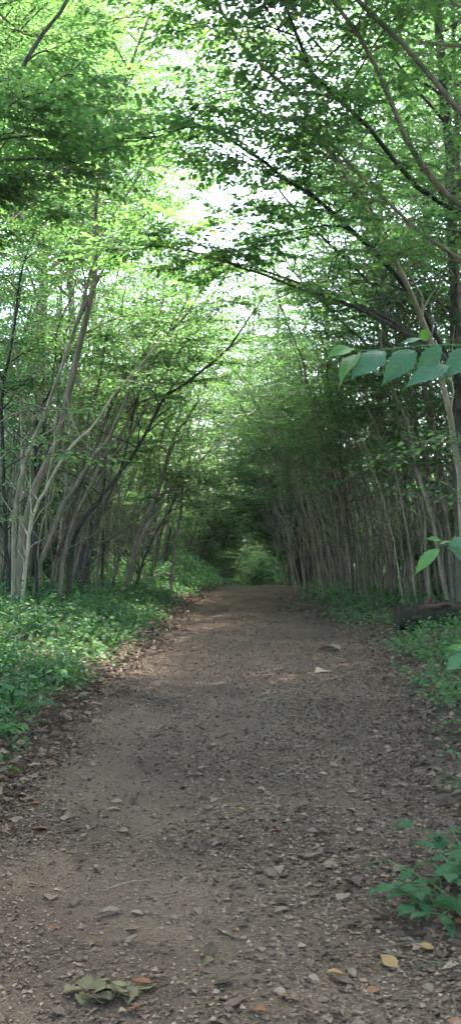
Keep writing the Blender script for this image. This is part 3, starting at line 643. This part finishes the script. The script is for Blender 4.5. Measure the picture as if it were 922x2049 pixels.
litter('leaf_litter', 'dead leaves on the woodland floor beneath the left verge plants', M['litter'], scatter(14000, -6, -1, 3, 26, lambda x, y: np.clip((pl(y) - .3 - x) / .2, 0, 1)), .06, 75, lift=.03, curl=.4, W=.75)

# ------------------------------------------------------------------ bramble mound, plants with single leaves
def mound(x, y):
    w = 1 + .35 * np.sin(x * 4.3 + y * 2.1) * np.sin(y * 3.3 - x * 2.7) + .2 * np.sin(x * 9 + y * 7)
    return w * .62 * np.exp(-(((x + .95) / .75) ** 2 + ((y - 24.6) / 1.9) ** 2)) + w * .5 * np.exp(-(((x + 2.6) / 1.1) ** 2 + ((y - 23.5) / 2.2) ** 2))
rngm = np.random.default_rng(8)
e = bpy.data.objects.new('bramble_thicket', None); C.objects.link(e); e.location = (-1.3, 24.4, float(gz(-1.3, 24.4)))
tag(e, 'bright green bramble mound at the left of the track where it narrows', 'bramble')
n = 15000; x = -1.5 + rngm.normal(size=n) * 1.1; y = 24.3 + rngm.normal(size=n) * 1.5; h = mound(x, y) - .05; ok = (h > .04) & (x < pl(y) + .15); x, y, h = x[ok], y[ok], h[ok]; n = len(x)
z = gz(x, y) + h * (1 - .6 * rngm.random(n) ** 2 + .35 * rngm.random(n) ** 6)
mb = MB(); sz = .07 * (.5 + .7 * rngm.random(n)); a = rngm.random(n) * 6.283
leaves_geo(mb, np.stack([x + 1.3, y - 24.4, z - e.location.z], -1), np.stack([np.cos(a), np.sin(a), -.2 + .3 * rngm.normal(size=n)], -1), nrm(UP + rngm.normal(size=(n, 3)) * .45), sz, sz * .68, hexa=True)
link('foliage', mb.mesh('foliage', M['bright'], smooth=False), e)
for k in range(14):
    x, y = -1.2 + rngm.normal() * .6, 24.4 + rngm.normal() * 1.1; d = nrm(np.array([rngm.normal(), rngm.normal() - .5, 2.2]))
    q = run(np.array([x + 1.3, y - 24.4, float(gz(x, y)) - e.location.z]), d, 1.0, 6, rngm, flat=.5)
    mb = MB(); tube(mb, q, np.linspace(.006, .003, 6), 4); link('cane', mb.mesh('cane', M['bark_brown']), e)

def blade(seed, Wd=.72, teeth=9, curl=.18, fold=.10, lobes=.03):
    """one leaf of length 1 along x: toothed outline, folded midrib, drooping tip"""
    rng = np.random.default_rng(seed); nl, nw = 15, 5; v = []
    for i in range(nl):
        t = i / (nl - 1); w = Wd * .5 * (math.sin(math.pi * min(1, t ** .70)) ** 1.05) * (1 - .35 * t ** 4) + .004
        w *= 1 + lobes * 2.2 * (1 if i % 2 else -1) * (0 < i < nl - 1)
        for j in range(nw):
            c = -1 + 2 * j / (nw - 1)
            v.append((t, c * w, fold * abs(c) * w * 2 - curl * t * t + .03 * math.sin(6 * t + 2 * c) + rng.normal() * .004))
    f = [[i * nw + j, (i + 1) * nw + j, (i + 1) * nw + j + 1, i * nw + j + 1] for i in range(nl - 1) for j in range(nw - 1)]
    mb = MB(); mb.add(v, f); return mb
def leaf_matrix(b, t, n0, sc=None):
    b, t = np.asarray(b, float), np.asarray(t, float); L = np.linalg.norm(t - b); X = nrm(t - b); Yv = nrm(np.cross(n0, X)); Z = np.cross(X, Yv)
    m = Matrix.Identity(4)
    for i in range(3): m[i][0], m[i][1], m[i][2], m[i][3] = X[i], Yv[i], Z[i], b[i]
    return m, L
def leaf_obj(parent, me, b, t, n0, wide=1.0, name='leaf'):
    m, L = leaf_matrix(b, t, n0); o = link(name, me, parent)
    o.matrix_local = m @ Matrix.Diagonal((L, L * wide, L, 1))
    return o
BL = [blade(k, curl=c, fold=.05, lobes=.045).mesh('leaf', M['near']) for k, c in enumerate((.06, .14, .22))]
M['plant'] = leaf_mat('bramble_blade', [(0, (.024, .070, .028)), (1, (.050, .118, .042))], .32, (1.7, 1.8, .8), rough=.6, spec=.2, patch=.45, veins=True)
BP = [blade(k + 9, .66, curl=c, fold=f, lobes=.05).mesh('leaf', M['plant']) for k, (c, f) in enumerate(((.10, .08), (.25, .14), (.34, .05), (.16, .2)))]
BY = [blade(k + 5, .5, fold=.16).mesh('leaf', M['young']) for k in range(2)]

# hazel sapling whose twigs reach into the picture from the right
SB = np.array([.74, 2.38, float(gz(.74, 2.38))])
sap = bpy.data.objects.new('hazel_sapling', None); C.objects.link(sap); sap.location = SB
tag(sap, 'hazel sapling whose big teal-green leaves hang in from the right edge, close to the camera', 'sapling')
def branch_px(pts, d, r0, r1, start=None):
    W = [pix(u, v, dd) - SB for (u, v), dd in zip(pts, np.linspace(d[0], d[1], len(pts)))]
    if start is not None: W.insert(0, np.asarray(start))
    q = smooth_curve(W, 14); mb = MB(); tube(mb, q, np.linspace(r0, r1, 14), 6); return link('branch', mb.mesh('branch', M['bright']), sap)
mb = MB(); q = smooth_curve([(0, 0, -.05), (.02, .01, .6), (.03, 0, 1.3), (.02, -.02, 2.0), (.06, 0, 2.5)], 16); tube(mb, q, np.linspace(.011, .004, 16), 7); link('stem', mb.mesh('stem', M['bark_brown']), sap)
B1 = branch_px([(980, 694), (924, 692), (859, 691), (819, 694), (745, 701), (703, 701)], (2.36, 2.25), .0035, .0012, (.025, 0, 1.72))
B2 = branch_px([(1000, 1078), (930, 1083), (878, 1093)], (2.36, 2.3), .003, .0012, (.03, 0, 1.3))
B3 = branch_px([(1000, 1300), (935, 1306)], (2.36, 2.3), .003, .0012, (.02, 0, .95))
hz = [  # base, tip, width / length, mesh, normal
    ((706, 697), (653, 707), .45, 'y', (.2, -.5, .8)), ((768, 702), (699, 753), .56, 'n', (-.3, -.85, .5)), ((828, 700), (762, 760), .56, 'n', (-.2, -.9, .45)),
    ((884, 695), (826, 746), .58, 'n', (0, -.9, .5)), ((898, 729), (806, 765), .36, 'n', (.1, -.6, .8)), ((948, 700), (888, 745), .56, 'n', (-.2, -.9, .4)),
    ((846, 677), (795, 686), .4, 'n', (.1, -.5, .85)), ((842, 660), (856, 685), .75, 'y', (-.3, -.8, .3)), ((718, 707), (673, 755), .32, 'y', (-.4, -.6, .7)),
    ((878, 1098), (824, 1146), .38, 'y', (-.4, -.7, .6)), ((884, 1083), (849, 1074), .4, 'y', (0, -.5, .85)), ((878, 1089), (912, 1079), .35, 'y', (0, -.4, .9)),
    ((935, 1081), (897, 1092), .55, 'n', (0, -.7, .7)), ((932, 1112), (900, 1094), .7, 'n', (0, -.85, .5)), ((935, 1302), (892, 1291), .4, 'y', (0, -.5, .85)),
    ((928, 1312), (886, 1340), .6, 'n', (-.2, -.7, .7)), ((975, 660), (925, 640), .7, 'n', (0, -.5, .85)), ((990, 760), (930, 790), .7, 'n', (0, -.7, .7))]
for k, (b, t, w, c, nn) in enumerate(hz):
    me = BL[k % 3] if c == 'n' else BY[k % 2]
    leaf_obj(B1 if b[1] < 900 else (B2 if b[1] < 1200 else B3), me, pix(*b, 2.29 + .02 * (k % 3)) - SB, pix(*t, 2.24 + .03 * (k % 4)) - SB, np.array(nn),   .95 * w / (.72 if c == 'n' else .5))

def plant(name, x, y, kind, seed, label, group=None, size=1.0, ms=None, leaf=.062, ns=None):
    """small plant: stems and single leaves as parts"""
    rng = np.random.default_rng(seed); z = float(gz(x, y)); e = bpy.data.objects.new(name, None); C.objects.link(e); e.location = (x, y, z); tag(e, label, 'plant', group)
    me = ms or (BP if rng.random() < .7 else BY)
    ns = ns or {'bramble': 5, 'herb': 4, 'hazel': 6}[kind]; mb = MB(); spots = []
    for k in range(ns):
        a = 6.283 * (k + rng.random() * .7) / ns; up = {'bramble': .9, 'herb': 2.6, 'hazel': 1.7}[kind]
        q = run(np.zeros(3) - [0, 0, .02], nrm(np.array([math.cos(a), math.sin(a), up])), size * (.26 + .16 * rng.random()), 5, rng, flat=.35)
        tube(mb, q, np.linspace(.0035, .0015, 5) * size ** .5, 4)
        for j in ((2, 3, 4) if kind != 'herb' else (1, 2, 3, 4)):
            for sg in ((1, -1) if j < 4 else (0,)):
                if rng.random() < .78: spots.append((q[j], nrm(q[j] - q[j - 1]), sg))
    link('stem', mb.mesh('stem', M['bright']), e)
    for p, d, sg in spots:
        h = nrm(np.cross(UP, d) + 1e-4); dd = nrm(d * (.5 if sg else 1) + h * sg + rng.normal(size=3) * .2); dd[2] = dd[2] * .4 - .12; dd = nrm(dd)
        ln = size * (leaf + .6 * leaf * rng.random())
        leaf_obj(e, me[rng.integers(len(me))], p, p + dd * ln, nrm(UP + rng.normal(size=3) * .3))
    return e
rp = np.random.default_rng(77)
plant('bramble_plant', .93, 3.95, 'bramble', 1, 'broad-leaved bramble plant at the right edge in the foreground', size=1.1, ms=BP, leaf=.062, ns=9)
plant('bramble_plant', .86, 4.0, 'bramble', 12, 'low broad-leaved plant left of the foreground bramble, flat on the litter', size=.75, ms=BP, leaf=.085, ns=8)
plant('bramble_plant', 1.0, 3.85, 'hazel', 13, 'plant cut off by the right edge below the foreground bramble', size=.9, ms=BP, leaf=.07, ns=8)
plant('bramble_plant', 1.08, 4.2, 'hazel', 2, 'leafy plant half cut off by the right edge behind the foreground bramble', size=1.1, ms=BP, leaf=.06, ns=9)
plant('hazel_seedling', -1.62, 7.2, 'hazel', 3, 'dark bushy seedling at the left edge of the picture', size=1.7, ms=BP, leaf=.042, ns=11)
plant('hazel_seedling', -1.85, 7.9, 'hazel', 4, 'bushy seedling behind the dark one at the left edge', size=1.6, ms=BP, leaf=.042, ns=11)
plant('grass_tuft', 1.72, 8.2, 'herb', 5, 'small bright green tuft on the brown litter at the right edge', size=.8, ms=BY)
for k in range(40):
    y = 4.8 + 5.5 * rp.random(); x = float(pl(y)) - .3 - .9 * rp.random()
    plant('bramble_plant', x, y, ['bramble', 'herb'][k % 2], 30 + k, 'small bramble or herb plant among the green cover of the left verge', 'small plants on the left verge', .8 + .5 * rp.random(), leaf=.048)
for k in range(36):
    y = 4.3 + 7.5 * rp.random(); x = float(pr(y)) + .12 + .9 * rp.random()
    plant('bramble_plant', x, y, ['bramble', 'herb'][k % 2], 60 + k, 'small bramble or herb plant on the brown litter of the right verge', 'small plants on the right verge', .55 + .4 * rp.random())

# saplings at the edges with light green sprays
hero('sapling', 'sapling with bright horizontal sprays at the left edge before the stems', 'sapling', [
    ([(-75, 1330), (-62, 1100), (-45, 950), (-5, 850), (50, 822), (105, 815)], 7.5, 7.2, 9, 3, 'bark_brown', {'t0': .5, 'nb': 5, 'Lb': .5, 'sub': 1, 'dead': 0}),
    ([(-62, 1100), (-40, 980), (0, 930), (50, 915)], 7.5, 7.0, 5, 2, 'bark_brown', {'ground': False, 't0': .4, 'nb': 3, 'Lb': .4, 'sub': 1, 'dead': 0})], 41, L=.055, step=.045, hexa=True)
hero('sapling', 'sapling with bright sprays at the right edge before the wall of poles', 'sapling', [
    ([(1010, 1330), (985, 1100), (965, 960), (935, 900), (895, 875)], 7.0, 6.8, 9, 3, 'bark_brown', {'t0': .55, 'nb': 5, 'Lb': .45, 'sub': 1, 'dead': 0})], 42, L=.05, step=.045, hexa=True)

# ------------------------------------------------------------------ rotten log
rl = np.random.default_rng(3)
LB = np.array([2.3, 13.9, float(gz(2.3, 13.9)) + .11])
e = bpy.data.objects.new('rotten_log', None); C.objects.link(e); e.location = LB
tag(e, 'dark rotting log with a reddish broken stub lying on the right verge', 'log')
q = smooth_curve([(0, 0, .04), (.35, .02, .06), (.8, .06, .09), (1.3, .05, .07), (2.0, .12, .04)], 26)
rr = .18 * (1 + .10 * np.sin(np.linspace(0, 11, 26)) + .05 * rl.normal(size=26)); rr[-1] *= .5
mb = MB(); tube(mb, q, rr, 14, cap=True, rough=.17, rng=rl); TR = link('trunk', mb.mesh('trunk', M['rotten']), e)
for (x, y, z), d, ln, r0, nm, mt in [((.42, -.02, .15), (-.1, 0, 1), .20, .07, 'broken_stub', 'redwood'), ((.50, 0, .17), (.3, -.1, 1), .15, .05, 'broken_stub', 'redwood'), ((.25, -.06, .16), (1, -.1, .22), .5, .05, 'splinter', 'redwood'),
                                    ((.75, -.05, .18), (1, 0, .16), .55, .06, 'splinter', 'rotten'), ((.55, -.10, .10), (1, -.1, .05), .7, .07, 'splinter', 'rotten'), ((1.15, -.03, .16), (1, 0, .25), .35, .05, 'splinter', 'rotten'), ((.1, -.12, .05), (1, -.05, .1), .5, .05, 'splinter', 'rotten')]:
    p = np.array((x, y, z)); d = nrm(np.array(d, float)); qq = p + d * np.linspace(-.06, ln, 7)[:, None] + rl.normal(size=(7, 3)) * .012
    mb = MB(); tube(mb, qq, r0 * np.array([1, 1.05, 1, .9, .8, .6, .25]), 8, cap=True, rough=.16, rng=rl); link(nm, mb.mesh(nm, M[mt]), TR)

# ------------------------------------------------------------------ single fallen leaves, twigs, the matted clump
def on_ground(u, v):
    z = 0.0
    for _ in range(6):
        d = (CAMZ - z) * F / (v - HY); x = (u - CX) / F * d; z = float(gz(x, d))
    return x, d, z
def dead_blade(seed, m, curl): return blade(seed, .62, curl=curl, fold=.22, lobes=.05).mesh('fallen_leaf', m)
MC = [blade(60 + j, 1.1, curl=c, fold=f, lobes=.09).mesh('leaf', M['matted']) for j, (c, f) in enumerate(((-.3, .12), (.35, -.2), (-.1, .3)))]
DL = {k: [dead_blade(20 + j, M[k], c) for j, c in enumerate((.05, -.22, .25))] for k in ('litter', 'ochre', 'orange', 'pale', 'matted')}
def fallen(x, y, z, ln, m, k, label, group=None, lift=.012):
    rng = np.random.default_rng(k); o = link('fallen_leaf', DL[m][k % 3], None, (x, y, z + lift), (rng.normal() * .16, rng.normal() * .16, rng.random() * 6.283))
    o.scale = (ln, ln * (.75 + .5 * rng.random()), ln); return tag(o, label, 'leaf', group)
for k, (u, v, w, m, lab) in enumerate([
    (653, 1952, 27, 'ochre', 'round ochre fallen leaf right of centre at the bottom of the track'), (792, 1944, 30, 'ochre', 'pale ochre fallen leaf beside the thin twig at the bottom right'),
    (848, 1977, 24, 'pale', 'tan fallen leaf in the bottom right corner'), (757, 1985, 22, 'orange', 'orange-brown fallen leaf below the pale ochre one at the bottom right'),
    (870, 1905, 26, 'ochre', 'ochre fallen leaf near the right edge above the thin twig'), (540, 1667, 22, 'orange', 'small rust-red fallen leaf on the middle of the track'),
    (95, 1664, 28, 'orange', 'rust-brown fallen leaf near the left edge of the track'), (495, 1628, 18, 'ochre', 'small yellow fallen leaf high on the middle of the near track'),
    (645, 1735, 28, 'pale', 'curled whitish fallen leaf right of the middle of the track'), (255, 1669, 20, 'pale', 'small white fallen leaf left of the middle of the track'),
    (250, 1893, 24, 'pale', 'pale oval fallen leaf above the matted clump'), (245, 1831, 34, 'pale', 'tan fallen leaf well above the matted clump'), (700, 1873, 20, 'ochre', 'small ochre fallen leaf right of the middle in the foreground'),
    (180, 1898, 18, 'ochre', 'small yellow fallen leaf up and left of the matted clump'), (678, 1303, 36, 'pale', 'pale leaf lying far up the track in front of the narrowing'), (655, 1345, 30, 'pale', 'pale leaf lying far up the track near the sunlit patch'),
    (265, 2022, 26, 'orange', 'orange fallen leaf just below the matted clump'), (420, 2020, 22, 'ochre', 'ochre fallen leaf at the bottom edge right of the matted clump'), (700, 1762, 36, 'litter', 'long brown fallen leaf right of the middle of the track'),
    (310, 1975, 34, 'orange', 'curled tan leaf touching the right end of the matted clump'), (430, 1928, 32, 'matted', 'flat greenish fallen leaf right of the matted clump'), (175, 1664, 32, 'pale', 'grey fallen leaf on the left of the track beside the rust-brown one')]):
    x, y, z = on_ground(u, v); fallen(x, y, z, w * y / F * 1.5, m, 900 + k, lab)
rf = np.random.default_rng(9); cnt = 0
while cnt < 280:
    y = 2.7 + 5.5 * rf.random() ** 1.3; x = -1.5 + 3.4 * rf.random()
    if abs(x) > .25 * y or x > pr(y) + .6 or rf.random() > .15 + .85 * max(float(cpos(x, y)), 0) and x > float(pl(y)) + .25: continue
    fallen(x, y, float(gz(x, y)), .045 + .04 * rf.random(), rf.choice(['litter', 'litter', 'litter', 'litter', 'litter', 'pale', 'orange']) if cnt % 3 == 0 else 'litter', cnt, 'curled brown fallen leaf lying on the near part of the dirt track', 'fallen leaves on the near track'); cnt += 1

x, y, z = on_ground(225, 1995); e = bpy.data.objects.new('leaf_clump', None); C.objects.link(e); e.location = (x, y, z)
tag(e, 'matted clump of flat yellow-green leaves on the track at the bottom left', 'leaf clump')
rk = np.random.default_rng(4)
for k in range(16):
    px, py = rk.normal() * .055, rk.normal() * .022; ln = .05 + .05 * rk.random()
    o = link('leaf', MC[k % 3], e, (px - .02, py, .004 + .002 * k + .01 * rk.random()), (rk.normal() * .22, rk.normal() * .18, rk.random() * 6.283)); o.scale = (ln, ln * (.6 + .3 * rk.random()), ln * .8)
for k, (pts, r, lab) in enumerate([([(765, 1915), (800, 1921), (850, 1930), (925, 1948)], .004, 'thin grey twig lying across the bottom right of the track'), ([(200, 1790), (235, 1779), (262, 1771), (300, 1768)], .003, 'small twig lying left of the middle of the near track'),
                                   ([(668, 1505), (690, 1504), (706, 1503)], .005, 'pale stick fragment lying right of the middle of the track'), ([(905, 2000), (912, 2030), (915, 2049)], .004, 'grey twig in the bottom right corner'), ([(640, 1915), (720, 1905), (800, 1897), (880, 1888)], .003, 'very thin twig above the grey one at the bottom right')]):
    W = np.array([on_ground(*p) for p in pts]) + [0, 0, .012]; b = W[0].copy(); mb = MB(); qq = smooth_curve(W - b, 10); qq[:, 2] += rk.random(10) * .006; tube(mb, qq, np.linspace(r, r * .5, 10), 5, cap=True)
    tag(link('twig', mb.mesh('twig', M['bark']), None, b), lab, 'twig')

mb = MB(); lo = np.array([-420, -220, -6.0]); hi = np.array([420, 520, 24.0])
c = np.array([[(lo, hi)[(k >> j) & 1][j] for j in range(3)] for k in range(8)])
mb.add(c, [[0, 2, 3, 1], [4, 5, 7, 6], [0, 1, 5, 4], [2, 6, 7, 3], [0, 4, 6, 2], [1, 3, 7, 5]])
m, N, Lk, out = mat('haze_air'); pv = N.new('ShaderNodeVolumePrincipled'); pv.inputs['Density'].default_value = .0005; pv.inputs['Color'].default_value = (.9, .95, 1, 1); pv.inputs['Anisotropy'].default_value = .3
Lk.new(pv.outputs[0], out.inputs['Volume'])
tag(link('haze', mb.mesh('haze', m, smooth=False)), kind='stuff')
